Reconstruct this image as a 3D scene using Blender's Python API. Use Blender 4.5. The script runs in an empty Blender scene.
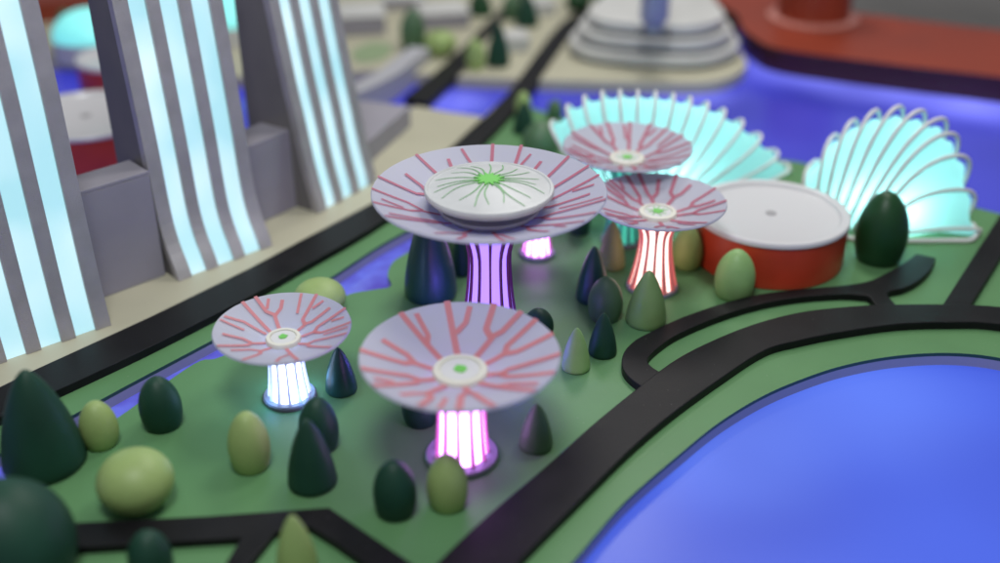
import bpy, bmesh, math, random
from mathutils import Vector
random.seed(7)
C = bpy.context.scene
COL = C.collection
# one unit = 10 cm: the place is a lit table-top model
C.unit_settings.scale_length = 0.1

# ------------------------------------------------------------------ camera
F = 1100.0; PITCH = math.radians(29); CAMH = 2.8; CX, CY = 500.0, 281.5
cam_d = bpy.data.cameras.new('camera')
cam = bpy.data.objects.new('camera', cam_d); COL.objects.link(cam)
cam.location = (0, 0, CAMH)
cam.rotation_euler = (math.pi/2 - PITCH, 0, 0)
cam_d.sensor_width = 36.0
cam_d.lens = 36.0*F/1000.0
cam_d.clip_start = 0.01; cam_d.clip_end = 400
cam_d.dof.use_dof = True
cam_d.dof.focus_distance = 5.0
cam_d.dof.aperture_fstop = 0.30
C.camera = cam

# ------------------------------------------------------------------ world and lamps
W = bpy.data.worlds.new('World'); C.world = W; W.use_nodes = True
bg = W.node_tree.nodes['Background']
bg.inputs[0].default_value = (0.86, 0.9, 1.0, 1); bg.inputs[1].default_value = 0.22
def area(name, loc, target, size, power, col):
    d = bpy.data.lights.new(name, 'AREA'); d.shape = 'DISK'; d.size = size
    d.energy = power; d.color = col
    o = bpy.data.objects.new(name, d); COL.objects.link(o); o.location = loc
    o.rotation_euler = (Vector(target)-Vector(loc)).to_track_quat('-Z', 'Y').to_euler()
    return o
area('ceiling_lamp', (2.5, 7.5, 7.0), (0.3, 5.0, 0), 2.4, 170, (1.0, 0.97, 0.92))
area('ceiling_lamp', (-0.6, 1.5, 7.5), (0, 5.0, 0), 2.2, 300, (0.95, 0.97, 1.0))
area('ceiling_lamp', (1.0, 11.5, 7.0), (0, 9, 0), 2.4, 190, (1.0, 0.98, 0.94))
C.view_settings.view_transform = 'Standard'
C.view_settings.look = 'None'
C.view_settings.exposure = 0.1
C.view_settings.gamma = 1.0
C.render.engine = 'CYCLES'
C.cycles.use_denoising = True
C.cycles.max_bounces = 8
C.cycles.sample_clamp_indirect = 4.0

# ------------------------------------------------------------------ helpers
CP, SP = math.cos(PITCH), math.sin(PITCH)
def at(px, py, z=0.0):
    """the point at height z that the photograph shows at pixel px, py"""
    u = (px-CX)/F; v = -(py-CY)/F
    d = Vector((u, CP+v*SP, -SP+v*CP))
    return Vector((0, 0, CAMH)) + d*((z-CAMH)/d.z)
def at_y(px, py, y):
    u = (px-CX)/F; v = -(py-CY)/F
    d = Vector((u, CP+v*SP, -SP+v*CP))
    return Vector((0, 0, CAMH)) + d*(y/d.y)
def proj(p):
    z = p[2]-CAMH
    de = p[1]*CP-z*SP
    return CX+F*p[0]/de, CY-F*(p[1]*SP+z*CP)/de, de
def height_for(x, y, py):
    lo, hi = 0.0, 3.0
    for _ in range(50):
        m = (lo+hi)/2
        if proj((x, y, m))[1] > py: lo = m
        else: hi = m
    return lo

def mat(name, col, rough=0.5, spec=0.5, metal=0.0, bump=0.0, bscale=40, var=0.0, vscale=6,
        emit=None, estr=0.0, coat=0.0, trans=0.0, dust=None):
    m = bpy.data.materials.new(name); m.use_nodes = True
    nt = m.node_tree; b = nt.nodes['Principled BSDF']
    b.inputs['Base Color'].default_value = (*col, 1)
    b.inputs['Roughness'].default_value = rough
    b.inputs['Specular IOR Level'].default_value = spec
    b.inputs['Metallic'].default_value = metal
    b.inputs['Coat Weight'].default_value = coat
    b.inputs['Coat Roughness'].default_value = 0.12
    tc = nt.nodes.new('ShaderNodeTexCoord')
    if var:
        n = nt.nodes.new('ShaderNodeTexNoise'); n.inputs['Scale'].default_value = vscale
        n.inputs['Detail'].default_value = 5
        nt.links.new(tc.outputs['Object'], n.inputs['Vector'])
        r = nt.nodes.new('ShaderNodeValToRGB')
        r.color_ramp.elements[0].position = 0.3; r.color_ramp.elements[1].position = 0.7
        r.color_ramp.elements[0].color = (*[c*(1-var) for c in col], 1)
        r.color_ramp.elements[1].color = (*[min(1, c*(1+var)) for c in col], 1)
        nt.links.new(n.outputs['Fac'], r.inputs['Fac'])
        nt.links.new(r.outputs['Color'], b.inputs['Base Color'])
        mr = nt.nodes.new('ShaderNodeMapRange')
        mr.inputs['To Min'].default_value = max(0.03, rough-0.1); mr.inputs['To Max'].default_value = min(1, rough+0.1)
        nt.links.new(n.outputs['Fac'], mr.inputs['Value'])
        nt.links.new(mr.outputs['Result'], b.inputs['Roughness'])
    if bump:
        n2 = nt.nodes.new('ShaderNodeTexNoise'); n2.inputs['Scale'].default_value = bscale
        n2.inputs['Detail'].default_value = 3
        nt.links.new(tc.outputs['Object'], n2.inputs['Vector'])
        bp = nt.nodes.new('ShaderNodeBump'); bp.inputs['Strength'].default_value = bump
        bp.inputs['Distance'].default_value = 0.01
        nt.links.new(n2.outputs['Fac'], bp.inputs['Height'])
        nt.links.new(bp.outputs['Normal'], b.inputs['Normal'])
    if dust:        # fine specks lying on the board
        v = nt.nodes.new('ShaderNodeTexVoronoi'); v.inputs['Scale'].default_value = 42
        nt.links.new(tc.outputs['Object'], v.inputs['Vector'])
        sz = nt.nodes.new('ShaderNodeMath'); sz.operation = 'MULTIPLY'; sz.inputs[1].default_value = 0.11
        sep = nt.nodes.new('ShaderNodeSeparateColor'); nt.links.new(v.outputs['Color'], sep.inputs[0])
        pw = nt.nodes.new('ShaderNodeMath'); pw.operation = 'POWER'; pw.inputs[1].default_value = 5
        nt.links.new(sep.outputs[0], pw.inputs[0]); nt.links.new(pw.outputs[0], sz.inputs[0])
        lt = nt.nodes.new('ShaderNodeMath'); lt.operation = 'LESS_THAN'
        nt.links.new(v.outputs['Distance'], lt.inputs[0]); nt.links.new(sz.outputs[0], lt.inputs[1])
        ml = nt.nodes.new('ShaderNodeMath'); ml.operation = 'MULTIPLY'; ml.inputs[1].default_value = 0.5
        nt.links.new(lt.outputs[0], ml.inputs[0])
        mx = nt.nodes.new('ShaderNodeMix'); mx.data_type = 'RGBA'
        nt.links.new(ml.outputs[0], mx.inputs['Factor'])
        nt.links.new(r.outputs['Color'], mx.inputs[6]); mx.inputs[7].default_value = (*dust, 1)
        nt.links.new(mx.outputs[2], b.inputs['Base Color'])
    if emit:
        b.inputs['Emission Color'].default_value = (*emit, 1)
        b.inputs['Emission Strength'].default_value = estr
    if trans:
        t = nt.nodes.new('ShaderNodeBsdfTranslucent'); t.inputs[0].default_value = (*col, 1)
        mx = nt.nodes.new('ShaderNodeMixShader'); mx.inputs[0].default_value = trans
        nt.links.new(b.outputs[0], mx.inputs[1]); nt.links.new(t.outputs[0], mx.inputs[2])
        nt.links.new(mx.outputs[0], nt.nodes['Material Output'].inputs['Surface'])
    return m

def glow_panel(name, c0, c1, s0, s1, scale, rough=0.2, base=(0.05, 0.06, 0.2), coord='Object', spec=0.5, spots=(), spot_col=(0, 0, 0)):
    """a sheet lit from below by uneven lamps: emission varies slowly over it"""
    m = mat(name, base, rough, spec)
    nt = m.node_tree; b = nt.nodes['Principled BSDF']
    tc = nt.nodes.new('ShaderNodeTexCoord')
    n = nt.nodes.new('ShaderNodeTexNoise'); n.inputs['Scale'].default_value = scale; n.inputs['Detail'].default_value = 1.5
    nt.links.new(tc.outputs[coord], n.inputs['Vector'])
    r = nt.nodes.new('ShaderNodeValToRGB')
    r.color_ramp.elements[0].position = 0.35; r.color_ramp.elements[1].position = 0.65
    r.color_ramp.elements[0].color = (*[c*s0 for c in c0], 1)
    r.color_ramp.elements[1].color = (*[c*s1 for c in c1], 1)
    nt.links.new(n.outputs['Fac'], r.inputs['Fac'])
    out = r.outputs['Color']
    geo = nt.nodes.new('ShaderNodeNewGeometry')
    for (q, rad) in spots:      # round pools of glow painted into the emission
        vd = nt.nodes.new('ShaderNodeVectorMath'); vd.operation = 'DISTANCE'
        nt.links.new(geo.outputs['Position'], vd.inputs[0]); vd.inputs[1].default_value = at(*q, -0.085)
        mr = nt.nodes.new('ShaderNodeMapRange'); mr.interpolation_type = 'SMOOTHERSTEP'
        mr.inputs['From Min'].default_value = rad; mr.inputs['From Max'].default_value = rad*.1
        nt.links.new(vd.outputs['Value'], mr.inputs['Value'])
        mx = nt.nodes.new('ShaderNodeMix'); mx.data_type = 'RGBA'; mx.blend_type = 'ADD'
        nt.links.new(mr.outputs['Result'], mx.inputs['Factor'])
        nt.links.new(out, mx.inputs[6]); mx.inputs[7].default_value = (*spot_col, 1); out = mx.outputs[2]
    nt.links.new(out, b.inputs['Emission Color'])
    b.inputs['Emission Strength'].default_value = 1.0
    return m

M = {}
M['green'] = mat('green_board', (0.104, 0.238, 0.098), 0.45, 0.25, bump=0.06, bscale=120, var=0.07, vscale=2.2, dust=(.35, .42, .33))
M['green_edge'] = mat('green_board_edge', (0.02, 0.07, 0.035), 0.35)
M['wall_edge'] = mat('basin_wall', (0.32, 0.32, 0.42), 0.4)
M['beige'] = mat('beige_board', (0.47, 0.45, 0.33), 0.5, 0.4, bump=0.04, bscale=90, var=0.05, vscale=2)
M['road'] = mat('black_foam_board', (0.009, 0.0088, 0.0095), 0.45, 0.16, bump=0.12, bscale=160, var=0.25, vscale=5, dust=(.2, .2, .2))
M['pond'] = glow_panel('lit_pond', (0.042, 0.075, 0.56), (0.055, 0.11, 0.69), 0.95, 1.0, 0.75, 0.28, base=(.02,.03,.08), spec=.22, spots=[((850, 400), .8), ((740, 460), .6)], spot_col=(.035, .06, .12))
M['bay'] = glow_panel('lit_bay', (0.024, 0.028, 0.38), (0.046, 0.054, 0.54), 0.9, 1.0, 0.6, 0.2, base=(.02,.02,.06), spots=[((452, 103), .42), ((790, 70), .7), ((860, 86), .7), ((940, 100), .7), ((1000, 108), .7), ((736, 40), .5), ((690, 95), .5)], spot_col=(.11, .12, .38))  # first spot paints in a lavender reflection, the others brighten the lit water
M['channel'] = glow_panel('lit_channel', (0.05, 0.022, 0.34), (0.09, 0.11, 0.55), 0.9, 1.0, 7.0, 0.15)  # finer noise paints reflected streaks into the glow
M['dark_peg'] = mat('dark_green_paint', (0.010, 0.050, 0.029), 0.52, 0.3, bump=0.08, bscale=60, var=0.2, vscale=5)
M['deep_peg'] = mat('deep_green_paint', (0.012, 0.058, 0.018), 0.42, 0.32, bump=0.08, bscale=60, var=0.2, vscale=5)
M['blue_lit_peg'] = mat('green_paint_lit_blue', (0.012, 0.058, 0.048), 0.38, 0.5, bump=0.08, bscale=60, var=0.15, vscale=5)  # dark green with the blue trunk light tinted into its colour
M['mid_peg'] = mat('mid_green_paint', (0.17, 0.29, 0.10), 0.45, 0.5, bump=0.1, bscale=60, var=0.12, vscale=6)
M['moss_peg'] = mat('moss_green_paint', (0.075, 0.15, 0.075), 0.45, 0.4, bump=0.1, bscale=60, var=0.12, vscale=6)
M['light_peg'] = mat('light_green_paint', (0.30, 0.41, 0.14), 0.5, 0.4, bump=0.1, bscale=60, var=0.1, vscale=6)
M['pale_peg'] = mat('pale_green_paint', (0.24, 0.42, 0.15), 0.5, 0.4, bump=0.1, bscale=60, var=0.1, vscale=6)
M['tan_peg'] = mat('tan_paint', (0.22, 0.25, 0.11), 0.55, 0.4, bump=0.1, bscale=60, var=0.1, vscale=6)
M['metal'] = mat('grey_metallic_paint', (0.47, 0.45, 0.455), 0.42, 0.5, metal=0.4, bump=0.5, bscale=260, var=0.08, vscale=9)
M['tower_side'] = mat('dark_slate_paint', (0.175, 0.165, 0.16), 0.55, 0.2, var=0.1, vscale=3)
M['podium'] = mat('podium_grey', (0.31, 0.295, 0.335), 0.5, 0.4, bump=0.05, bscale=90, var=0.06, vscale=4)
M['strip_light'] = glow_panel('lit_acrylic_strip', (0.35, 0.69, 0.77), (0.62, 0.83, 0.89), 0.92, 1.0, 2.0, 0.3, (0.22, 0.28, 0.30))
M['canopy'] = mat('frosted_plastic', (0.66, 0.66, 0.75), 0.45, 0.35, trans=0.42, bump=0.03, bscale=50)
M['pink'] = mat('pink_paint', (0.62, 0.22, 0.30), 0.5, 0.3, trans=0.4)
M['disc'] = mat('smoky_plastic', (0.22, 0.23, 0.28), 0.35, 0.4)
M['salmon'] = mat('salmon_paint', (0.80, 0.33, 0.35), 0.5, 0.3, trans=0.4)
M['cream'] = mat('cream_plastic', (0.72, 0.71, 0.62), 0.4, 0.4, bump=0.05, bscale=60)
M['pale_inner'] = mat('pale_plastic', (0.66, 0.66, 0.66), 0.42, 0.4, bump=0.05, bscale=60)
M['tray'] = mat('lilac_white_plastic', (0.55, 0.56, 0.56), 0.42, 0.4, bump=0.05, bscale=60, var=0.05, vscale=8)
M['bright_green'] = mat('bright_green_paint', (0.17, 0.55, 0.11), 0.5, 0.3)
M['vein_green'] = mat('vein_green_paint', (0.20, 0.42, 0.19), 0.5, 0.3)
M['white'] = mat('white_plastic', (0.74, 0.72, 0.71), 0.35, 0.5)
M['shell_skin'] = mat('frosted_cyan_plastic', (0.64, 0.93, 0.92), 0.4, 0.3, trans=0.75, emit=(0.20, 0.62, 0.64), estr=0.4)
M['red'] = mat('red_paint', (0.52, 0.050, 0.020), 0.38, 0.5, bump=0.05, bscale=60, var=0.12, vscale=4)
M['red_board'] = mat('red_board', (0.27, 0.040, 0.017), 0.45, 0.4, var=0.1, vscale=1.5)
M['red_edge'] = mat('red_board_edge', (0.05, 0.008, 0.012), 0.4)
M['lid'] = mat('frosted_white_lid', (0.78, 0.77, 0.78), 0.25, 0.5, trans=0.2, bump=0.03, bscale=25)
M['lid_mark'] = mat('grey_mark', (0.35, 0.34, 0.35), 0.5)
M['grey_white'] = mat('grey_white_card', (0.56, 0.56, 0.54), 0.5, 0.4, var=0.06, vscale=4)
M['shade_groove'] = mat('dark_groove', (0.10, 0.11, 0.12), 0.5)
M['slate_blue'] = mat('slate_blue_plastic', (0.34, 0.36, 0.50), 0.4, 0.5)
M['dome_glow'] = mat('lit_cyan_dome', (0.35, 0.8, 0.78), 0.35, 0.4, emit=(0.12, 0.66, 0.62), estr=0.75)
M['hall_floor'] = mat('hall_floor', (0.5, 0.46, 0.40), 0.6, 0.3, var=0.25, vscale=0.15)
M['table_side'] = mat('table_side', (0.3, 0.3, 0.3), 0.5)

def link(name, bm, m, parent=None, loc=None, smooth=False, bevel=0.0):
    me = bpy.data.meshes.new(name)
    bm.normal_update(); bm.to_mesh(me); bm.free()
    for mm in (m if isinstance(m, (list, tuple)) else [m]): me.materials.append(mm)
    if smooth:
        for p in me.polygons: p.use_smooth = True
    o = bpy.data.objects.new(name, me); COL.objects.link(o)
    if parent: o.parent = parent
    if loc is not None: o.location = loc
    if bevel:
        b = o.modifiers.new('bevel', 'BEVEL'); b.width = bevel; b.segments = 2; b.limit_method = 'ANGLE'
        b.angle_limit = math.radians(50)
    return o
def smooth_by_angle(o, deg=40):
    me = o.data
    for p in me.polygons: p.use_smooth = True
    bm = bmesh.new(); bm.from_mesh(me)
    for e in bm.edges:
        if len(e.link_faces) == 2 and e.calc_face_angle(0) > math.radians(deg): e.smooth = False
    bm.to_mesh(me); bm.free()
def tag(o, label=None, cat=None, group=None, kind=None):
    if label: o['label'] = label
    if cat: o['category'] = cat
    if group: o['group'] = group
    if kind: o['kind'] = kind
    return o
def thing(name, loc, label, cat, group=None):
    o = bpy.data.objects.new(name, None); COL.objects.link(o); o.location = loc
    o.empty_display_size = 0.05
    return tag(o, label, cat, group)

def spline(pts, n=6, closed=False):
    pts = [Vector(p) for p in pts]; out = []
    N = len(pts); last = N if closed else N-1
    for i in range(last):
        p1, p2 = pts[i], pts[(i+1) % N]
        p0 = pts[(i-1) % N] if (closed or i > 0) else p1*2-p2
        p3 = pts[(i+2) % N] if (closed or i+2 < N) else p2*2-p1
        for k in range(n):
            t = k/n
            out.append(0.5*((2*p1)+(p2-p0)*t+(2*p0-5*p1+4*p2-p3)*t*t+(3*p1-p0-3*p2+p3)*t**3))
    if not closed: out.append(pts[-1])
    return out
def sheet(name, loops, ztop, zbot, mats, parent=None, side=1, bevel=0.0, zmid=None):
    """a cut board: outline loops (first outer, then holes), flat top at ztop, walls to zbot"""
    bm = bmesh.new(); edges = []; rings = []
    for lp in loops:
        vs = [bm.verts.new((p[0], p[1], ztop)) for p in lp]
        rings.append(vs)
        for i in range(len(vs)): edges.append(bm.edges.new((vs[i], vs[(i+1) % len(vs)])))
    bmesh.ops.triangle_fill(bm, use_beauty=True, use_dissolve=False, edges=edges, normal=(0, 0, 1))
    for f in bm.faces:
        f.material_index = 0
        if f.normal.z < 0: f.normal_flip()
    levels = [ztop]+([zmid] if zmid is not None else [])+[zbot]
    for vs in rings:
        prev = vs
        for li, z in enumerate(levels[1:]):
            cur = [bm.verts.new((v.co.x, v.co.y, z)) for v in vs]
            for i in range(len(vs)):
                j = (i+1) % len(vs)
                f = bm.faces.new((prev[i], cur[i], cur[j], prev[j])); f.material_index = min(side+li, len(mats)-1)
            prev = cur
    bm.faces.ensure_lookup_table()
    bmesh.ops.recalc_face_normals(bm, faces=bm.faces[:])
    if sum(f.normal.z*f.calc_area() for f in bm.faces if f.material_index == 0) < 0:
        bmesh.ops.reverse_faces(bm, faces=bm.faces[:])
    return link(name, bm, mats, parent, bevel=bevel)
def lathe(bm, prof, seg=48, cx=0, cy=0, mi=0, close=True):
    rings = []
    for r, z in prof:
        if r < 1e-6: rings.append([bm.verts.new((cx, cy, z))])
        else: rings.append([bm.verts.new((cx+r*math.cos(2*math.pi*k/seg), cy+r*math.sin(2*math.pi*k/seg), z)) for k in range(seg)])
    for a, b in zip(rings, rings[1:]):
        for k in range(seg):
            k2 = (k+1) % seg
            if len(a) == 1 and len(b) == 1: continue
            if len(a) == 1: f = bm.faces.new((a[0], b[k2], b[k]))
            elif len(b) == 1: f = bm.faces.new((a[k], a[k2], b[0]))
            else: f = bm.faces.new((a[k], a[k2], b[k2], b[k]))
            f.material_index = mi
    return rings
def box(bm, p0, p1, mi=0):
    x0, y0, z0 = p0; x1, y1, z1 = p1
    v = [bm.verts.new(c) for c in ((x0,y0,z0),(x1,y0,z0),(x1,y1,z0),(x0,y1,z0),(x0,y0,z1),(x1,y0,z1),(x1,y1,z1),(x0,y1,z1))]
    for q in ((3,2,1,0),(4,5,6,7),(0,1,5,4),(1,2,6,5),(2,3,7,6),(3,0,4,7)):
        bm.faces.new([v[i] for i in q]).material_index = mi
def prism(bm, pts, z0, z1, mi=0):
    a = [bm.verts.new((p[0], p[1], z0)) for p in pts]; b = [bm.verts.new((p[0], p[1], z1)) for p in pts]
    n = len(pts)
    fs = [bm.faces.new(a[::-1]), bm.faces.new(b)]
    for i in range(n): fs.append(bm.faces.new((a[i], a[(i+1) % n], b[(i+1) % n], b[i])))
    for f in fs: f.material_index = mi
    bmesh.ops.recalc_face_normals(bm, faces=fs)
def tube(bm, pts, r, seg=8, closed=False, mi=0):
    pts = [Vector(p) for p in pts]; n = len(pts); rings = []
    up = None
    for i, p in enumerate(pts):
        a = pts[(i-1) % n] if (closed or i > 0) else p; b = pts[(i+1) % n] if (closed or i < n-1) else p
        t = (b-a).normalized()
        if up is None:
            up = Vector((0, 0, 1)) if abs(t.z) < 0.9 else Vector((1, 0, 0))
        s = t.cross(up).normalized(); up = s.cross(t).normalized()
        rr = r(i/(n-1)) if callable(r) else r
        rings.append([bm.verts.new(p+s*rr*math.cos(2*math.pi*k/seg)+up*rr*math.sin(2*math.pi*k/seg)) for k in range(seg)])
    for i in range(n if closed else n-1):
        A, B = rings[i], rings[(i+1) % n]
        for k in range(seg):
            bm.faces.new((A[k], A[(k+1) % seg], B[(k+1) % seg], B[k])).material_index = mi
    if not closed:
        bm.faces.new(rings[0][::-1]).material_index = mi; bm.faces.new(rings[-1]).material_index = mi
def P(lst, z=0.0): return [at(x, y, z) for x, y in lst]

# ================================================================== the setting
# hall floor far below the table
bm = bmesh.new(); box(bm, (-70, -20, -8.3), (70, 130, -8.0))
tag(link('floor', bm, M['hall_floor']), kind='structure')
WZ = -0.07
# bay: the lit blue sheet under everything
bay_out = [(-9, 0.8), (9, 0.8), (9, 6.6), (4.75, 9.75), (3.4, 10.35), (0, 13.0), (-9, 14.5)]
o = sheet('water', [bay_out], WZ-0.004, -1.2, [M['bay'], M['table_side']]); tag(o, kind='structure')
# pond (bottom right): the brighter sheet
pond_edge = spline(P([(500, 640), (572, 563), (624, 503), (680, 454), (720, 422), (763, 396), (805, 378), (846, 365), (895, 356), (949, 353),
                      (1000, 358), (1060, 374), (1120, 405), (1160, 460), (1165, 560), (1100, 680), (900, 760), (640, 740)]), 5, True)
cen = sum(pond_edge, Vector())/len(pond_edge)
o = sheet('pond', [[cen+(p-cen)*1.03 for p in pond_edge]], WZ+0.002, WZ-0.003, [M['pond']]); tag(o, kind='structure')
# channel between the strip of lawn and the garden
ch_up = [(-160, 526), (-70, 486), (0, 453), (62, 421), (128, 385), (193, 350.5), (262, 314), (325, 281), (379, 246), (425, 221)]
ch_dn = [(446, 224), (428, 240), (408, 252), (393, 262), (387.5, 275), (391, 286), (372, 290), (344, 296), (285, 323), (223, 356), (200, 361), (170, 380), (113, 421), (60, 450), (0, 482), (-80, 520), (-150, 560)]
channel = spline(P(ch_up), 4)+spline(P(ch_dn), 4)
cc = sum(channel, Vector())/len(channel)
o = sheet('canal', [[Vector((p.x+(p.x-cc.x)*0.02, p.y+(p.y-cc.y)*0.02, 0)) for p in channel]], WZ+0.004, WZ+0.0005, [M['channel']]); tag(o, kind='structure')
# road lines
rd_up = [(-160, 456), (0, 387), (28, 373), (150, 317), (250, 268), (300, 241), (372, 203), (451, 147), (500, 101), (518, 79), (551, 34), (569, 17), (593, 8), (640, 3), (700, 0)]
rd_dn = [(-120, 480), (0, 417), (82, 379), (160, 342), (250, 296), (300, 268), (392, 214), (481, 144), (527, 95), (541, 75), (566, 40), (580, 25), (602, 16), (640, 11), (700, 8)]
shore = [(520, 104), (545, 112), (600, 128), (700, 148), (800, 162), (880, 183), (974, 207), (1010, 216), (1200, 262)]
lawn_out = spline(P([(-200, 700)]+rd_dn[:9]), 3)[:-1]+P(shore)+P([(1320, 420), (1320, 800), (-200, 800)])
o = sheet('ground', [lawn_out, pond_edge, channel], 0.0, WZ-0.002, [M['green'], M['green_edge'], M['wall_edge']], zmid=-0.018)
tag(o, kind='structure')
# beige quay under the towers
beige = P(rd_up[:9], 0.018)+P([(485, 117), (450, 112), (416, 106), (385, 118), (250, 160), (80, 225), (-60, 262), (-220, 330)], 0.018)
o = sheet('quay', [beige], 0.018, WZ, [M['beige'], M['beige']]); tag(o, kind='structure')
# far beige shore
far = [(340, 74), (380, 70), (420, 74), (466, 77), (540, 80), (620, 82), (700, 83), (733, 76), (747, 64), (738, 48), (724, 30), (712, 0), (690, -28), (600, -34)]
farp = spline(P(far, 0.02), 3)+P([(300, -36), (-100, 0), (-250, 20), (-140, 62), (60, 60), (250, 78)], 0.02)
o = sheet('terrain', [farp], 0.02, WZ, [M['beige'], M['beige']]); tag(o, kind='structure')
# patch of lawn on the far shore
o = sheet('lawn', [spline(P([(352, 52), (372, 42), (392, 46), (384, 58), (360, 62)], 0.024), 4, True)], 0.024, 0.019, [mat('pale_lawn', (.27, .36, .2), .5), M['green_edge']]); tag(o, kind='structure')

# roads, each a raised strip of black board
RT = 0.042
o = sheet('road', [spline(P(rd_up, RT), 4)+spline(P(rd_dn[::-1], RT), 4)], RT, -0.03, [M['road'], M['road']], bevel=0.004); tag(o, kind='structure')
r2a = [(404, 97), (430, 76), (459, 50), (465, 44), (489, 20), (506, 3), (530, -22)]
r2b = [(545, -22), (513, 4), (494, 29), (470, 55), (464, 68), (427, 103)]
o = sheet('road', [P(r2a, RT)+P(r2b, RT)], RT-0.003, -0.02, [M['road'], M['road']], bevel=0.004); tag(o, kind='structure')
ring_o = [(330, 680), (385, 620), (436, 564), (490, 513), (546, 466), (592, 425), (640, 386), (678, 358), (720, 337), (760, 322), (800, 312), (840, 307), (880, 304.5), (940, 304), (1000, 306.5), (1100, 320), (1220, 352)]
ring_i = [(1220, 384), (1100, 342), (1000, 324), (950, 322), (896, 324), (840, 332), (800, 340), (760, 351), (720, 379), (672, 414), (630, 450), (580, 500), (520, 561), (470, 622), (430, 690)]
ring_i[7] = (765, 350)
o = sheet('road', [spline(P(ring_o, RT), 5)+spline(P(ring_i, RT), 5)], RT, -0.002, [M['road'], M['road']], bevel=0.005); tag(o, kind='structure')
loop_o = [(650, 392), (630, 378), (622, 366), (624, 352), (634, 341), (648, 333), (680, 318), (720, 304), (760, 294), (800, 289), (840, 285.5), (868, 281), (888, 272), (905, 262), (916, 253.5)]
loop_i = [(936, 258), (930, 270), (918, 281), (904, 288), (887, 293), (896, 306), (878, 306), (870, 297), (862, 295), (840, 294), (800, 297), (760, 304), (720, 316), (680, 333), (660, 346), (648, 358), (651, 366), (664, 374)]
o = sheet('road', [spline(P(loop_o, RT-.004), 4)+spline(P(loop_i, RT-.004), 4)], RT-0.004, -0.002, [M['road'], M['road']], bevel=0.004); tag(o, kind='structure')
o = sheet('road', [P([(940, 309), (1000, 214.5), (1006, 214), (1012, 239), (1000, 258), (967, 311)], RT-.004)], RT-0.005, -0.002, [M['road'], M['road']], bevel=0.004); tag(o, kind='structure')
low = P([(-60, 527), (76, 521), (200, 515), (329, 506), (372, 535), (415, 564), (470, 600), (430, 615), (367, 564), (335, 541), (308, 524), (275, 530), (248, 564), (225, 600), (196, 600), (224, 564), (241, 536), (78, 546), (-60, 556)], RT)
o = sheet('road', [low], RT-0.007, -0.002, [M['road'], M['road']], bevel=0.004); tag(o, kind='structure')

# ================================================================== towers
def tower(pl, pr, prof, back, name, label, ztop=2.35):
    """leaning slab: front foot runs from pixel pl to pr; prof = (height, setback)"""
    a = at(*pl, 0.018); b = at(*pr, 0.018)
    d = (b-a); d.z = 0; L = d.length; d.normalize()
    n = Vector((d.y, -d.x, 0))
    t = thing(name, ((a+b)/2), label, 'tower', 'leaning towers on the quay')
    def off(z):
        for (z0, s0), (z1, s1) in zip(prof, prof[1:]):
            if z <= z1:
                k = (z-z0)/(z1-z0); return s0+(s1-s0)*k
        return prof[-1][1]
    zs = [ztop*(k/34)**1.35 for k in range(35)]
    # smooth setback
    def so(z):
        w = 0.09; return sum(off(max(0, z+w*k/3))for k in range(-3, 4))/7
    def slab(x0, x1, fo, bo, mats, nm, bev=0.0):
        bm = bmesh.new(); rows = []
        for z in zs:
            f = so(z)+fo; g = bo if bo is not None else None
            gb = back if g is None else so(z)+g
            rows.append([bm.verts.new((d*x0+n*f)+Vector((0, 0, z))), bm.verts.new((d*x1+n*f)+Vector((0, 0, z))),
                         bm.verts.new((d*x1+n*gb)+Vector((0, 0, z))), bm.verts.new((d*x0+n*gb)+Vector((0, 0, z)))])
        for A, B in zip(rows, rows[1:]):
            for k in range(4): bm.faces.new((A[k], A[(k+1) % 4], B[(k+1) % 4], B[k]))
        bm.faces.new(rows[0][::-1]); bm.faces.new(rows[-1])
        bmesh.ops.recalc_face_normals(bm, faces=bm.faces[:])
        return link(nm, bm, mats, t, bevel=bev)
    slab(-L/2+0.004, L/2-0.004, -0.045, None, M['tower_side'], 'body')
    wds = [0.95, 1.08, 0.85, 1.16, 0.85, 1.18, 0.93]; S = sum(wds); x = -L/2
    for k, w in enumerate(wds):
        w = w*L/S
        if k % 2 == 0: slab(x, x+w, 0.0, -0.05, M['metal'], 'fin', 0.003)
        else: slab(x-0.001, x+w+0.001, -0.018, -0.047, M['strip_light'], 'light_strip')
        x += w
    return t
# left tower runs out of the frame
p1 = at(112, 326, .018); p2 = at(0, 365, .018); dd = (p2-p1).normalized()
e = p1+dd*0.575; ex, ey, _ = proj(e)
tower((ex, ey), (112, 326), [(0, 0), (0.15, -0.03), (0.4, -0.05), (0.72, -0.066), (1.2, -0.08), (1.6, -0.11), (2.4, -0.18)], -0.42, 'tower', 'grey slat tower at the left edge, cut off by the frame, nearest of the three')
tower((181, 283), (275, 247), [(0, 0), (0.1, -0.07), (0.22, -0.125), (0.36, -0.145), (0.66, -0.165), (1.15, -0.212), (1.45, -0.243), (2.4, -0.33)], -0.51, 'tower', 'middle of the three grey slat towers, dark side wall facing left')
tower((320, 214), (378, 182), [(0, 0), (0.25, -0.065), (0.58, -0.123), (0.71, -0.15), (1.2, -0.23), (1.6, -0.28), (2.4, -0.35)], -0.505, 'tower', 'narrow grey slat tower farthest back, curving out at its foot')

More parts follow.
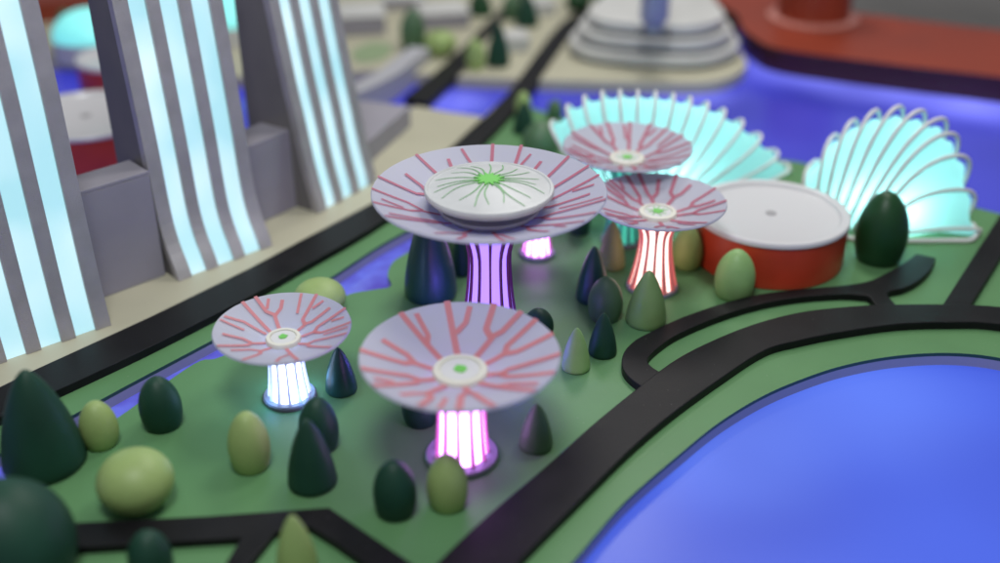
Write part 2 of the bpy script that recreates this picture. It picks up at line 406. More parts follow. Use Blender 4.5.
# podium blocks between the towers
def podium(fl, fr, ztop, depth, label):
    a = at(*fl, 0.018); b = at(*fr, 0.018); d = b-a; d.z = 0; L = d.length; d.normalize(); n = Vector((-d.y, d.x, 0))
    t = thing('podium_block', (a+b)/2, label, 'building', 'podium blocks between the towers')
    bm = bmesh.new()
    prism(bm, [-d*L/2, d*L/2, d*L/2+n*depth, -d*L/2+n*depth], 0, ztop-0.02)
    link('wall', bm, M['podium'], t, bevel=0.004)
    bm = bmesh.new(); q = 0.0005
    prism(bm, [-d*(L/2+q)-n*q, d*(L/2+q)-n*q, d*(L/2+q)+n*(depth+q), -d*(L/2+q)+n*(depth+q)], ztop-0.02, ztop)
    link('roof', bm, M['podium'], t, bevel=0.004)
pA = at(106, 297, .018); pB = at(165, 275, .018)
def zfor(p, py): return height_for(p.x, p.y, py)-0.018
podium((90, 303), (166, 275), zfor(pA, 190), 0.2, 'grey box wall between the left tower and the middle tower')
pC = at(256, 226, .018)
podium((245, 231), (300, 205), zfor(pC, 147), 0.22, 'grey box wall between the middle tower and the farthest tower')
pD = at(411, 122, .018)
podium((360, 172), (411, 126), zfor(pD, 102), 0.5, 'low grey block on the quay right of the farthest tower')

# ================================================================== garden pegs
def profile(kind, h, r):
    out = []
    N = 22
    if kind == 'cone':
        out = [(0, 0), (r*0.88, 0), (r*0.96, h*0.015), (r, h*0.05), (r*0.985, h*0.11)]
        for k in range(1, 21):
            g = 1-(1-k/20)**1.5; out.append((r*0.985*max(0, 1-g**1.35)**0.66 if k < 20 else 0, h*(0.11+0.89*g)))
    elif kind == 'egg':
        out = [(0, 0), (r*0.78, 0)]
        for k in range(1, N+1):
            f = k/N; z = h*f
            zc = 0.36
            if f < zc: rr = math.sqrt(max(0, 1-((zc-f)/0.62)**2))
            else: rr = max(0, 1-((f-zc)/(1-zc))**2.05)**0.62
            out.append((r*rr if k < N else 0, z))
    elif kind == 'ball':
        out = [(0, 0)]
        a0 = -math.pi/2*0.72
        zb = math.sin(a0)
        for k in range(N+1):
            a = a0+(math.pi/2-a0)*k/N
            out.append((r*math.cos(a) if k < N else 0, h*(math.sin(a)-zb)/(1-zb)))
    return out
def peg(kind, name, bx, by, wpx, ty, m, label, group, z0=0.0, lean=0.0):
    if bx < 500: bx += 0.8* (500-bx)*(by-ty)*0.5/(2265-by)     # the given x is at half height
    p = at(bx, by, z0); de = proj(p)[2]
    r = wpx*de/F/2
    up = {'cone': 0.9, 'egg': 0.72, 'ball': 0.5}[kind]
    e = math.atan2(CAMH-z0, p.y)
    p = p+Vector((p.x, p.y, 0)).normalized()*(r*up)
    h = height_for(p.x, p.y, ty+ (1.0 if kind == 'cone' else 0.16*wpx*math.sin(e)))-z0
    bm = bmesh.new(); lathe(bm, profile(kind, h, r), 48)
    bmesh.ops.recalc_face_normals(bm, faces=bm.faces[:])
    o = link(name, bm, M[m], None, p, smooth=True)
    smooth_by_angle(o, 50)
    o.rotation_euler = (random.uniform(-.015, .015), random.uniform(-.015, .015)+lean, random.uniform(0, 6))
    return tag(o, label, 'model tree', group)
G1 = 'wooden model trees in the garden'
peg('cone', 'cone_tree', 39, 484, 82, 369, 'dark_peg', 'big dark green rounded cone tree at the left edge beside the canal', G1)
peg('egg', 'egg_tree', 13, 604, 126, 472, 'dark_peg', 'dark green rounded tree cut off in the bottom left corner', G1)
peg('egg', 'egg_tree', 99, 451, 38, 398, 'light_peg', 'small yellow green egg tree between dark cone and dark egg by canal', G1)
peg('egg', 'egg_tree', 161, 433, 42, 373, 'dark_peg', 'dark green egg tree beside the canal, behind the yellow green ball', G1)
peg('ball', 'ball_tree', 136.5, 515, 76, 448, 'light_peg', 'large yellow green ball tree by the lower left road', G1)
peg('egg', 'egg_tree', 249, 475, 42, 408, 'light_peg', 'yellow green egg tree standing alone left of two dark trees', G1)
peg('cone', 'cone_tree', 311, 497, 50, 418, 'dark_peg', 'dark green cone tree left of centre, in front of a dark egg', G1)
peg('egg', 'egg_tree', 319, 455, 40, 394, 'dark_peg', 'dark egg tree tucked behind the dark cone left of centre', G1)
peg('cone', 'cone_tree', 340.5, 398, 32, 346, 'blue_lit_peg', 'small dark cone tree lit blue by the white glowing trunk', G1)
peg('ball', 'ball_tree', 320, 318, 52, 277, 'light_peg', 'yellow green ball tree peeping over the left flower canopy', G1)
peg('cone', 'cone_tree', 430, 306, 54, 205, 'blue_lit_peg', 'tall dark green cone tree lit violet under the tray topped canopy', G1)
peg('cone', 'cone_tree', 462, 277, 22, 228, 'dark_peg', 'dark slim tree behind the violet trunk', G1)
peg('egg', 'egg_tree', 450, 262, 20, 222, 'moss_peg', 'green egg tree half hidden behind the violet trunk', G1)
peg('egg', 'egg_tree', 538, 342, 31, 306, 'dark_peg', 'small dark green egg tree just behind the front flower canopy', G1)
peg('cone', 'cone_tree', 535.5, 455, 35, 403, 'moss_peg', 'green cone tree with a violet lit side by the black road', G1)
peg('egg', 'egg_tree', 395, 522, 44, 456, 'dark_peg', 'dark green egg tree at the front, left of a light green egg', G1)
peg('egg', 'egg_tree', 447.5, 514, 42, 450, 'light_peg', 'light green egg tree in front of the pink glowing trunk', G1)
peg('egg', 'egg_tree', 420, 429, 38, 366, 'dark_peg', 'dark tree mostly hidden under the front flower canopy', G1)
peg('cone', 'cone_tree', 575.5, 375, 29, 327, 'pale_peg', 'small pale green cone tree left of a small dark cone', G1)
peg('cone', 'cone_tree', 602, 360, 29, 312, 'dark_peg', 'small dark green cone tree right of the small pale cone', G1)
peg('egg', 'egg_tree', 604.5, 324, 35, 274, 'moss_peg', 'moss green egg tree overlapping a dark cone in the middle', G1)
peg('cone', 'cone_tree', 592, 306, 34, 245, 'blue_lit_peg', 'dark cone tree lit blue behind the moss green egg', G1)
peg('cone', 'cone_tree', 611, 272, 28, 220, 'tan_peg', 'tan cone tree left of the pink ribbed trunk', G1)
peg('egg', 'egg_tree', 685.5, 271, 31, 224, 'light_peg', 'olive egg tree right of the pink ribbed trunk, by the red drum', G1)
peg('cone', 'cone_tree', 645, 331, 41, 269, 'mid_peg', 'green cone tree in front of the pink ribbed trunk', G1)
peg('egg', 'egg_tree', 732, 302, 40, 246, 'pale_peg', 'pale green egg tree in front of the red drum', G1)
peg('egg', 'egg_tree', 876, 267, 51, 187, 'deep_peg', 'large dark green egg tree between red drum and right shell', G1)
peg('egg', 'egg_tree', 579, 236, 22, 196, 'dark_peg', 'dark tree stub behind the tray topped canopy on its right', G1)
peg('egg', 'egg_tree', 540, 160, 38, 119, 'moss_peg', 'rounded grey green tree peeping over the tray topped canopy', G1)
peg('cone', 'cone_tree', 523.5, 135, 22, 100, 'dark_peg', 'dark cone tree left of the rounded grey green tree', G1)
peg('egg', 'egg_tree', 523, 118, 17, 90, 'light_peg', 'small yellow green tree beside the road behind the dark cone', G1)
peg('egg', 'egg_tree', 554.5, 120, 16, 98, 'moss_peg', 'small green tree at the left end of the left shell', G1)
peg('egg', 'egg_tree', 694.5, 196, 16, 171, 'deep_peg', 'dark green tree tip between left shell and red drum', G1)
peg('egg', 'egg_tree', 151, 584, 44, 527, 'dark_peg', 'dark green tree at the bottom edge below the ball tree', G1)
peg('cone', 'cone_tree', 296, 580, 42, 514, 'light_peg', 'yellow green cone tree at the bottom edge by the road fork', G1)
G2 = 'model trees on the far shore'
fz = 0.02
peg('cone', 'cone_tree', 498, 68, 24, 21, 'dark_peg', 'blurred dark green cone tree on far shore beside the black road', G2, fz)
peg('egg', 'egg_tree', 475.5, 70, 20, 37, 'light_peg', 'blurred light green tree left of the dark cone, far shore', G2, fz)
peg('egg', 'egg_tree', 413, 50, 26, 7, 'moss_peg', 'blurred mid green tree in front of the long grey block', G2, fz)
peg('ball', 'ball_tree', 440.5, 57, 33, 29, 'light_peg', 'blurred yellow green ball tree on the far shore', G2, fz)
peg('cone', 'cone_tree', 527, 28, 24, -8, 'dark_peg', 'blurred dark cone tree at the top edge beside the far road', G2, fz)
peg('cone', 'cone_tree', 480, 17, 26, -14, 'deep_peg', 'blurred dark tree at the top edge left of the two roads', G2, fz)
peg('egg', 'egg_tree', 512, 20, 20, -8, 'moss_peg', 'blurred mid green tree at the top edge between the roads', G2, fz)
peg('ball', 'ball_tree', 578, 12, 26, -12, 'deep_peg', 'blurred dark round tree at the top edge by the bend of the road', G2, fz)
peg('ball', 'ball_tree', 604, 7, 24, -14, 'moss_peg', 'blurred lighter round tree at the top edge right of the dark one', G2, fz)
peg('egg', 'egg_tree', 66, 40, 18, 8, 'moss_peg', 'blurred small green tree beside the cyan dome, seen between towers', G2, fz)

# ================================================================== flower-canopy supertrees
def strip(bm, pts, w, zf, mi, dz):
    """flat ribbon along plan points, laid on the bowl height zf(r)"""
    prev = None
    n = len(pts)
    for i, p in enumerate(pts):
        a = pts[max(0, i-1)]; b = pts[min(n-1, i+1)]
        t = Vector((b[0]-a[0], b[1]-a[1])).normalized(); s = Vector((-t.y, t.x))
        ww = w(i/(n-1)) if callable(w) else w
        row = []
        for k in (-1, 0, 1):
            q = Vector((p[0], p[1]))+s*ww*0.5*k
            row.append(bm.verts.new((q.x, q.y, zf(q.length)+dz)))
        if prev:
            for k in range(2):
                f = bm.faces.new((prev[k], prev[k+1], row[k+1], row[k])); f.material_index = mi
                if f.normal.z < 0: f.normal_flip()
        prev = row
def sub(pts, n=8):
    out = []
    for a, b in zip(pts, pts[1:]):
        for k in range(n): out.append((a[0]+(b[0]-a[0])*k/n, a[1]+(b[1]-a[1])*k/n))
    out.append(pts[-1]); return out
def pol(r, a): return (r*math.cos(a), r*math.sin(a))
def supertree(base, rim_y, R, depth, r0, trunk, ribs, core, rib_m, disc_r, label, light=None, nst=9, bw=0.02, seed=1, big=False, cap=None, vein='pink'):
    rnd = random.Random(seed)
    p = at(*base)
    t = thing('supertree', p, label, 'model supertree', 'flower canopy supertrees in the garden')
    zr = height_for(p.x, p.y, rim_y); zc = zr-depth
    zf = lambda r: zc+depth*max(0, min(1.06, (r-r0*0.8)/(R-r0*0.8)))**1.25
    # bowl
    bm = bmesh.new()
    rs = [0.0]+[r0*0.8+(R-r0*0.8)*k/16 for k in range(17)]
    lathe(bm, [(r, zf(r)) for r in rs]+[(R+0.004, zf(R)-0.008)]+[(r, zf(r)-0.014) for r in rs[::-1]], 96, mi=0)
    bmesh.ops.recalc_face_normals(bm, faces=bm.faces[:])
    k = 0
    for s in range(nst):
        a = 2*math.pi*(s+rnd.uniform(-.16, .16))/nst+seed
        step = 2*math.pi/nst
        kind = rnd.random()
        Rr = R*1.004
        dz = 0.003
        def add(pts, w=bw):
            nonlocal k
            k += 1
            strip(bm, sub(pts, 7), w, zf, 1, dz+0.0006*(k % 7))
        rf = R*rnd.uniform(.42, .6)
        if kind < 0.68:     # Y fork
            add([pol(r0*.9, a), pol(rf, a+rnd.uniform(-.06, .06)), pol(rf*1.16, a+step*.2), pol(Rr, a+step*.26)])
            add([pol(rf*.98, a), pol(rf*1.2, a-step*.22), pol(Rr*rnd.choice((.86, 1)), a-step*.27)])
            if rnd.random() < .4:
                r2 = R*.74; add([pol(r2, a+step*.14), pol(R*.92, a+step*.02)], bw*.8)
        elif kind < 0.9:    # long stem with a side twig
            add([pol(r0*.9, a), pol(Rr, a+rnd.uniform(-.08, .08))])
            sg = rnd.choice((-1, 1))
            add([pol(rf, a), pol(rf*1.22, a+sg*step*.25), pol(R*.93, a+sg*step*.3)], bw*.85)
        else:               # two separate stems
            add([pol(r0*.9, a-step*.16), pol(Rr, a-step*.24)])
            add([pol(r0*1.2, a+step*.16), pol(R*.7, a+step*.18), pol(R*.96, a+step*.34)], bw*.85)
        if rnd.random() < .3:
            add([pol(R*.6, a+step*.5), pol(R*.97, a+step*.5+rnd.uniform(-.06, .06))], bw*.75)
    o = link('canopy', bm, [M['canopy'], M[vein]], t, smooth=True); smooth_by_angle(o, 45)
    # trunk core, flared at the foot and at the top
    rb, rm, rt = trunk; zt = zc-0.012
    def tr(f):
        fl = max(0, (f-0.72)/0.28)
        return rb+(rm-rb)*math.sin(min(1, f/0.75)*math.pi/2)+(rt-rm)*fl**1.8
    bm = bmesh.new()
    lathe(bm, [(tr(f/16)*0.93, 0.02+(zt-0.02)*f/16) for f in range(17)], 40)
    core_o = link('trunk', bm, core, t, smooth=True)
    nr, wr = ribs
    for i in range(nr):
        a = 2*math.pi*(i+.5)/nr+seed*.3
        bm = bmesh.new(); prev = None
        rad = Vector((math.cos(a), math.sin(a), 0)); tan = Vector((-rad.y, rad.x, 0))
        for f in range(17):
            f /= 16; z = 0.02+(zt-0.02)*f; r = tr(f)
            w = wr*r*(1.0-0.25*math.sin(math.pi*f))
            row = [bm.verts.new(rad*(r*c0)+tan*(w*c1)+Vector((0, 0, z))) for c0, c1 in ((.9, -.5), (1.04, -.42), (1.04, .42), (.9, .5))]
            if prev:
                for q in range(4): bm.faces.new((prev[q], prev[(q+1) % 4], row[(q+1) % 4], row[q]))
            else: bm.faces.new(row[::-1])
            prev = row
        bm.faces.new(prev)
        bmesh.ops.recalc_face_normals(bm, faces=bm.faces[:])
        link('rib', bm, rib_m, t)
    # foot disc
    bm = bmesh.new(); lathe(bm, [(0, 0), (disc_r, 0), (disc_r, 0.014), (disc_r-.006, 0.02), (0, 0.02)], 48)
    bmesh.ops.recalc_face_normals(bm, faces=bm.faces[:])
    o = link('base_disc', bm, M['disc'], t); smooth_by_angle(o, 40)
    if not big:
        # cream button with inset face and green mark
        z0 = zf(r0)-0.012
        bm = bmesh.new(); lathe(bm, [(0, z0), (r0, z0), (r0*1.02, z0+.022), (r0*.96, z0+.032), (r0*.76, z0+.033), (r0*.73, z0+.026), (0, z0+.026)], 48)
        bmesh.ops.recalc_face_normals(bm, faces=bm.faces[:])
        hub = link('hub', bm, M['cream'], t); smooth_by_angle(hub, 40)
        bm = bmesh.new(); lathe(bm, [(r0*.7, z0+.0265), (r0*.7, z0+.0295), (0, z0+.0295)], 40)
        link('hub_face', bm, M['pale_inner'], hub)
        bm = bmesh.new()
        n = 12; ang = [2*math.pi*q/n for q in range(n)]
        if cap == 'square':
            pts = [(r0*.24*max(-.8, min(.8, 1.25*math.cos(q))), r0*.24*max(-.8, min(.8, 1.25*math.sin(q)))) for q in ang]
        else:
            pts = [pol(r0*.25*rnd.uniform(.8, 1.15), q) for q in ang]
        prism(bm, pts, z0+.029, z0+.034)
        if cap == 'veins':
            for q in range(9):
                a = 2*math.pi*q/9+rnd.uniform(-.15, .15)
                strip(bm, [pol(r0*.2, a), pol(r0*.4, a), pol(r0*rnd.uniform(.5, .66), a+rnd.uniform(-.2, .2))], r0*.05, lambda r: z0+.0315, 0, 0.0003*q)
        link('green_mark', bm, M['bright_green'], hub)
    else:
        # dish on a stem with a domed, veined lid
        r1 = R*.555; z0 = zc+0.012
        bm = bmesh.new(); lathe(bm, [(0, zc), (R*.36, zc+.004), (R*.40, zc+.03), (R*.44, z0+.035), (R*.43, z0+.045), (R*.36, z0+.03), (0, z0+.03)], 64)
        bmesh.ops.recalc_face_normals(bm, faces=bm.faces[:])
        o = link('dish', bm, M['canopy'], t, smooth=True); smooth_by_angle(o, 40)
        z1 = zr-0.012
        dome = lambda r: z1+.018+.068*R*max(0, 1-(r/(r1*.93))**2)*1.1
        bm = bmesh.new()
        lathe(bm, [(0, z1-.03), (r1*.66, z1-.028), (r1*.95, z1-.016), (r1, z1), (r1*1.005, z1+.012), (r1*.99, z1+.022), (r1*.95, z1+.024), (r1*.93, z1+.018)]
              + [(r1*.93*(1-q/10), dome(r1*.93*(1-q/10))) for q in range(1, 11)], 96)
        bmesh.ops.recalc_face_normals(bm, faces=bm.faces[:])
        lid = link('tray', bm, M['tray'], t, smooth=True); smooth_by_angle(lid, 35)
        bm = bmesh.new()
        n = 20
        for q in range(n):
            a = 2*math.pi*(q+rnd.uniform(-.25, .25))/n
            pts = []; rr = r1*.14; aa = a; Rend = r1*rnd.uniform(.72, .9)
            bend = rnd.choice((-1, 1))*rnd.uniform(.02, .16)
            for s in range(13):
                f = s/12; pts.append(pol(rr+(Rend-rr)*f, a+bend*math.sin(f*math.pi*1.3)*.9+bend*.6*f))
            strip(bm, pts, lambda f: .0085*(1-.5*f), dome, 0, 0.002+.0003*(q % 3))
        link('vein_pattern', bm, M['vein_green'], lid)
        bm = bmesh.new(); pts = []
        for q in range(24): pts.append(pol(r1*(.25 if q % 2 else .14), 2*math.pi*q/24))
        prism(bm, pts, dome(r1*.2), dome(0)+.006)
        link('green_mark', bm, M['bright_green'], lid, bevel=.002)
    if light:
        col, pw = light
        for q in range(4):      # added point lamps that throw extra trunk colour on the neighbours
            d = bpy.data.lights.new('spill_lamp', 'POINT'); d.energy = pw; d.color = col; d.shadow_soft_size = 0.03
            lo = bpy.data.objects.new('spill_lamp', d); COL.objects.link(lo); lo.parent = t
            lo.location = (disc_r*.93*math.cos(q*math.pi/2+.8), disc_r*.93*math.sin(q*math.pi/2+.8), .06)
    return t
def lit(name, col, s):
    return mat(name, [c*.6 for c in col], 0.4, 0.3, emit=col, estr=s)
L_pink = lit('lit_pink_core', (0.70, 0.29, 1.0), 6.8)
L_white = lit('lit_white_core', (0.58, 0.71, 1.0), 4.8)
L_rose = lit('lit_rose_core', (1.0, 0.70, 0.62), 2.3)
L_violet = lit('lit_violet_core', (0.36, 0.21, 1.0), 1.5)
L_cyan = lit('lit_cyan_core', (0.10, 0.80, 0.58), 0.5)
R_pink = mat('pink_rib', (0.55, 0.13, 0.36), 0.4, 0.4, emit=(0.8, 0.2, 0.7), estr=.3)
R_blue = mat('blue_rib', (0.5, 0.55, 0.75), 0.4, 0.4, emit=(0.45, 0.5, 0.9), estr=.5)
R_rose = mat('rose_rib', (0.62, 0.16, 0.17), 0.4, 0.4, emit=(0.7, 0.16, 0.16), estr=.25)
R_plum = mat('plum_rib', (0.17, 0.03, 0.11), 0.4, 0.4)
R_cyan = mat('teal_rib', (0.1, 0.4, 0.36), 0.4, 0.4)
supertree((462, 456), 352, 0.386, 0.10, 0.108, (0.108, 0.094, 0.12), (11, .17), L_pink, R_pink, 0.15,
          'front pink glowing supertree with the widest open canopy', nst=10, bw=.027, seed=3, cap='round', vein='salmon')
supertree((290, 397), 326, 0.289, 0.075, 0.075, (0.092, 0.075, 0.09), (12, .17), L_white, R_blue, 0.117,
          'left supertree with a white glowing trunk and pink veined canopy', nst=8, bw=.0165, seed=5, cap='round', vein='salmon', light=((0.2, 0.5, 1.0), 0.25))
supertree((490, 350), 188.5, 0.51, 0.135, 0.15, (0.15, 0.094, 0.16), (12, .14), L_violet, R_plum, 0.2,
          'tallest supertree with violet trunk and a domed white tray on its canopy', nst=12, bw=.0165, seed=8, big=True, light=((0.16, 0.12, 1.0), 1.7))
supertree((652, 287), 199.5, 0.333, 0.085, 0.095, (0.122, 0.080, 0.13), (12, .24), L_rose, R_rose, 0.135,
          'supertree with a pink ribbed rosy trunk, left of the red drum', nst=10, bw=.020, seed=11, cap='veins')
supertree((622, 240), 145, 0.345, 0.09, 0.095, (0.10, 0.07, 0.12), (12, .2), L_cyan, R_cyan, 0.12,
          'rear supertree whose canopy overlaps the left glowing shell', nst=11, bw=.020, seed=14, cap='veins')
supertree((537, 254), 198, 0.23, 0.07, 0.07, (0.078, 0.062, 0.085), (11, .18), L_pink, R_pink, 0.1,
          'small supertree hidden under the tray topped canopy, only its pink lit trunk showing', nst=9, bw=.014, seed=17, cap='round')

# ================================================================== red drum with frosted lid
def drum(base, r, h, label, lid_over=1.02, group=None):
    p = base
    t = thing('round_hall', p, label, 'building', group)
    bm = bmesh.new(); lathe(bm, [(0, 0), (r*.985, 0), (r, .006), (r, h+.012)], 96)
    bmesh.ops.recalc_face_normals(bm, faces=bm.faces[:])
    o = link('wall', bm, M['red'], t); smooth_by_angle(o, 40)
    q = r*lid_over; h += .012
    bm = bmesh.new()
    lathe(bm, [(0, h+.001), (q*.985, h+.001), (q, h+.008), (q, h+.022), (q*.985, h+.032), (q*.90, h+.034), (q*.885, h+.031), (q*.86, h+.013), (q*.84, h+.010), (0, h+.012)], 96)
    bmesh.ops.recalc_face_normals(bm, faces=bm.faces[:])
    o = link('roof', bm, M['lid'], t); smooth_by_angle(o, 30)
    bm = bmesh.new(); lathe(bm, [(q*.07, h+.0125), (q*.07, h+.016), (0, h+.017)], 24, )
    link('roof_knob', bm, M['lid_mark'], o)
    return t
pb = at(778, 290); pr_ = 0.408
drum(Vector((pb.x+.02, pb.y+pr_*.98, 0)), pr_, 0.225, 'red drum hall with a frosted white lid, in front of the shells')
pf = at(66, 176, 0.018)
drum(Vector((pf.x, pf.y+.5, WZ)), 0.46, 0.28, 'blurred red drum with pale lid behind the gap between the towers')
pf = at(112, 96, 0.018)
drum(Vector((pf.x, pf.y+.3, WZ)), 0.32, 0.26, 'small blurred red drum below the cyan dome, between the towers')

# ================================================================== ribbed glowing shells
def shell(tips, feet0, feet1, far0, far1, far_pow, label, rib_r, skin_k, lamp, base_pts, arch_pow=.55):
    """hoops fan out along a hinge line; a lit skin is stretched inside them"""
    n = len(tips)
    f0 = at(*feet0); f1 = at(*feet1)
    root = thing('shell_conservatory', (f0+f1)/2, label, 'glowing conservatory', 'glowing shell conservatories')
    O = (f0+f1)/2; rows = []; g0 = at(*far0); g1 = at(*far1)
    def hoop(T, Fn, Ff, k, ins, N=28):
        pts = []; M0 = (Fn+Ff)/2; ax = (Ff-Fn)/2; H = T-M0
        for i in range(N+1):
            a = math.pi*i/N
            u = -math.cos(a); sn = math.sin(a)
            pts.append(M0+ax*(ins*(abs(u)**.9)*(1 if u > 0 else -1))+H*k*(sn**arch_pow)-O)
        return pts
    for i, (tx, ty) in enumerate(tips):
        k = i/(n-1)
        Fn = f0.lerp(f1, k); Ff = g0.lerp(g1, k**far_pow)
        T = at_y(tx, ty, (Fn.y+Ff.y)/2)
        T.z = max(T.z, 0.03)
        bm = bmesh.new(); tube(bm, hoop(T, Fn, Ff, 1.0, 1.0), rib_r, 8)
        link('rib', bm, M['white'], root, smooth=True)
        rows.append(hoop(T, Fn, Ff, skin_k[0]+(skin_k[1]-skin_k[0])*k, .93))
    # skin
    bm = bmesh.new(); vr = []
    dense = []
    for a, b in zip(rows, rows[1:]):
        for s in range(3):
            f = s/3; bulge = 1.0-0.012*math.sin(math.pi*f)*3
            dense.append([p.lerp(q, f)*bulge for p, q in zip(a, b)])
    dense.append(rows[-1])
    for r in dense: vr.append([bm.verts.new((p.x, p.y, max(p.z, .004))) for p in r])
    for A, B in zip(vr, vr[1:]):
        for i in range(len(A)-1): bm.faces.new((A[i], A[i+1], B[i+1], B[i]))
    for e in (vr[0], vr[-1]):
        c = bm.verts.new(sum((v.co for v in e), Vector())/len(e))
        for i in range(len(e)-1): bm.faces.new((e[i], e[i+1], c))
    bmesh.ops.remove_doubles(bm, verts=bm.verts[:], dist=1e-4)
    bmesh.ops.recalc_face_normals(bm, faces=bm.faces[:])
    link('glass_skin', bm, M['shell_skin'], root, smooth=True)
    if base_pts:
        bm = bmesh.new(); tube(bm, [p-O+Vector((0, 0, .012)) for p in base_pts], rib_r*1.15, 8)
        link('base_rim', bm, M['white'], root, smooth=True)
    for (k, lz, pw) in lamp:
        d = bpy.data.lights.new('shell_lamp', 'POINT'); d.energy = pw; d.color = (0.58, 0.97, 1.0); d.shadow_soft_size = 0.06
        lo = bpy.data.objects.new('shell_lamp', d); COL.objects.link(lo); lo.parent = root; lo.location = (f0.lerp(f1, k)+g0.lerp(g1, k))/2+Vector((0, 0, lz))-O
    return root
tipsR = [(812, 163), (833, 136), (852, 121), (874, 111), (897, 107), (918, 111), (938, 119), (946, 134), (953, 156), (951, 190), (944, 229)]
c0 = at(845, 222)
brim = spline([at(806, 222), at(850, 240), at(900, 242.5), at(950, 242.5), at(970, 242), at(976, 235), at(972, 226)], 5)
shell(tipsR, (808, 217), (884, 240), (830, 196), (974, 236), 1.3, 'right ribbed shell conservatory glowing cyan, beside the large dark egg tree', 0.0125, (0.91, 0.94),
      [(.35, .15, 3.2), (.7, .13, 2.2)], brim, .5)
tipsL = [(551, 122), (567, 106), (584, 97), (602, 92.5), (620, 91), (638, 91.5), (656, 92.5), (674, 95), (691, 98.5), (708, 103), (725, 110), (743, 121), (761, 135), (778, 152), (789, 166)]
c1 = at(660, 200)
brimL = spline([at(540, 176), at(600, 205), at(680, 208), at(750, 190), at(790, 172)], 5)
shell(tipsL, (604, 208), (690, 205), (609, 187), (684, 184), 1.0, 'left ribbed shell conservatory glowing cyan, behind two canopies', 0.0105, (0.965, 0.965),
      [(.2, .17, 2.4), (.8, .17, 3.0)], brimL, .5)

# ================================================================== far things
# stepped white platform
pl = spline(P([(569, 50), (584, 62), (630, 68), (690, 71), (722, 66), (738, 55), (727, 38), (704, 8), (660, -4), (612, 12), (585, 32)], 0.02), 4, True)
pc = sum(pl, Vector())/len(pl)
t = thing('terraced_hall', (pc.x, pc.y, 0.02), 'blurred white building of three stacked curved terraces on far shore', 'building')
z = 0.0
for i, k in enumerate((1.0, 0.9, 0.80)):
    lay = [((p-pc)*k+Vector((0, 0, 0))) for p in pl]
    inn = [((p-pc)*(k-.035)) for p in pl]
    o = sheet('groove', [inn], z+0.032, z+.001, [M['shade_groove'], M['shade_groove']], t)
    o = sheet('terrace', [lay], z+0.105, z+0.032, [M['grey_white'], M['grey_white']], t, bevel=.012)
    z += 0.106
pc2 = at(655, 38, .34)
t2 = thing('blue_column', pc2+Vector((0, .12, 0)), 'slate blue column standing on the white terraces at the top edge', 'column')
bm = bmesh.new(); lathe(bm, [(0, 0), (.075, 0), (.075, .09), (.095, .1), (.11, .13), (.11, .62), (0, .62)], 32)
bmesh.ops.recalc_face_normals(bm, faces=bm.faces[:]); o = link('shaft', bm, M['slate_blue'], t2); smooth_by_angle(o, 40)
bm = bmesh.new(); lathe(bm, [(0, .001), (.13, .001), (.13, .02), (.076, .03)], 32); o = link('plinth', bm, M['shade_groove'], t2)
# red platform with cylinder
RZ = 0.14
slab = P([(700, -8), (736, 14), (740, 24), (752, 36), (781, 49), (882, 63), (1000, 77), (1180, 100), (1180, 52), (1000, 30), (930, 22), (858, 13), (760, -20)], RZ)
t = thing('red_platform', at(870, 45, RZ)-Vector((0, 0, RZ-WZ)), 'wide red platform in the bay at the top right', 'platform')
off = t.location.copy()
sheet('deck', [[p-off for p in spline(slab[:8], 4)+slab[8:]]], RZ-WZ, RZ-WZ-.035, [M['red_board'], M['red_edge']], t)
cs = sum(slab, Vector())/len(slab)
sheet('skirt', [[cs+(p-cs)*.985-off for p in spline(slab[:8], 4)+slab[8:]]], RZ-WZ-.036, .006, [M['red_edge'], M['red_edge']], t)
pc3 = at(820, 24, RZ+.02)
t = thing('red_drum', (pc3.x, pc3.y+.25, RZ), 'red round tower on a pale ring, standing on the red platform', 'building')
bm = bmesh.new(); lathe(bm, [(0, .0315), (.31, .0315), (.31, .7), (0, .7)], 64); bmesh.ops.recalc_face_normals(bm, faces=bm.faces[:])
o = link('wall', bm, M['red_board'], t); smooth_by_angle(o, 40)
bm = bmesh.new(); lathe(bm, [(0, .002), (.39, .002), (.39, .025), (.37, .03), (0, .03)], 64); bmesh.ops.recalc_face_normals(bm, faces=bm.faces[:])
o = link('base_ring', bm, mat('pale_red_ring', (.55, .22, .18), .4), t); smooth_by_angle(o, 40)
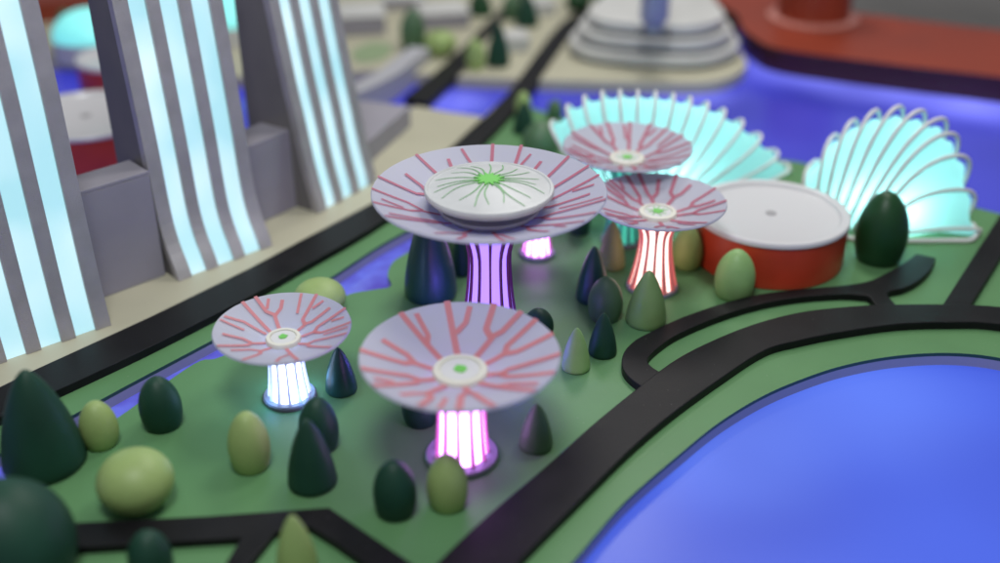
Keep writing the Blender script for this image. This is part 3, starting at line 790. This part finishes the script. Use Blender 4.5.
# far grey blocks
def block(a, b, h, depth, m, label, z0=.02):
    p = at(*a, z0); q = at(*b, z0); d = q-p; d.z = 0; L = d.length; d.normalize(); n = Vector((-d.y, d.x, 0))
    t = thing('grey_block', (p+q)/2, label, 'building', 'grey blocks on the far shore')
    bm = bmesh.new(); prism(bm, [-d*L/2, d*L/2, d*L/2+n*depth, -d*L/2+n*depth], 0, h*.9); link('wall', bm, M[m], t, bevel=.01)
    bm = bmesh.new(); e = .012; prism(bm, [-d*(L/2+e)-n*e, d*(L/2+e)-n*e, d*(L/2+e)+n*(depth+e), -d*(L/2+e)+n*(depth+e)], h*.9+.001, h); link('roof', bm, M['grey_white'], t, bevel=.006)
block((342, 36), (386, 34), .17, .45, 'podium', 'blurred long grey block right of the farthest tower, far shore')
block((424, 30), (470, 27), .14, .4, 'podium', 'blurred grey block behind the yellow green ball tree')
block((506, 53), (530, 51), .12, .25, 'grey_white', 'small white block between the two far roads')
block((534, 17), (556, 15), .12, .25, 'grey_white', 'white block at the top edge beside the far road')
block((385, 10), (425, 8), .1, .3, 'podium', 'low grey block at the top edge behind the mid green tree')
block((120, 70), (150, 66), .16, .3, 'grey_white', 'pale block hidden behind the middle tower, between the domes')
# curved pale footbridge
path = spline([at(335, 97, .12), at(358, 88, .12), (at(386, 74, .12)), at(405, 60, .12), at(420, 48, .12)], 6)
bm = bmesh.new(); L1 = []; L2 = []
for i, p in enumerate(path):
    a = path[max(0, i-1)]; b = path[min(len(path)-1, i+1)]; tt = (b-a).normalized(); s = Vector((-tt.y, tt.x, 0))
    L1.append(p+s*.085); L2.append(p-s*.085)
o = sheet('footbridge', [L1+L2[::-1]], .13, WZ+.01, [mat('pale_bridge', (.42, .42, .45), .5)], side=0, bevel=.006)
tag(o, 'blurred pale grey curved footbridge over the lit water', 'footbridge')
# cyan domes behind the towers
def dome(px, py, r, label):
    p = at(px, py, .02)
    t = thing('glowing_dome', Vector((p.x, p.y+r, .02)), label, 'dome', 'glowing cyan domes behind the towers')
    bm = bmesh.new(); lathe(bm, [(0, 0), (r*1.04, 0), (r*1.02, .16), (0, .16)], 48); bmesh.ops.recalc_face_normals(bm, faces=bm.faces[:])
    link('base', bm, M['grey_white'], t, smooth=False)
    bm = bmesh.new(); lathe(bm, [(r*math.cos(a*math.pi/24), .161+r*.75*math.sin(a*math.pi/24)) for a in range(12)]+[(0, .161+r*.75)], 48)
    link('glass_dome', bm, M['dome_glow'], t, smooth=True)
dome(82, 66, .3, 'cyan glowing dome seen between the left tower and the middle tower')
dome(226, 48, .3, 'cyan glowing dome seen between the middle tower and the farthest tower')
t = sheet('red_wall', [P([(20, 24), (110, 18), (112, 8), (20, 12)], .02)], .2, .02, [M['red_board'], M['red_board']]); tag(t, 'blurred long red block behind the left cyan dome', 'building')
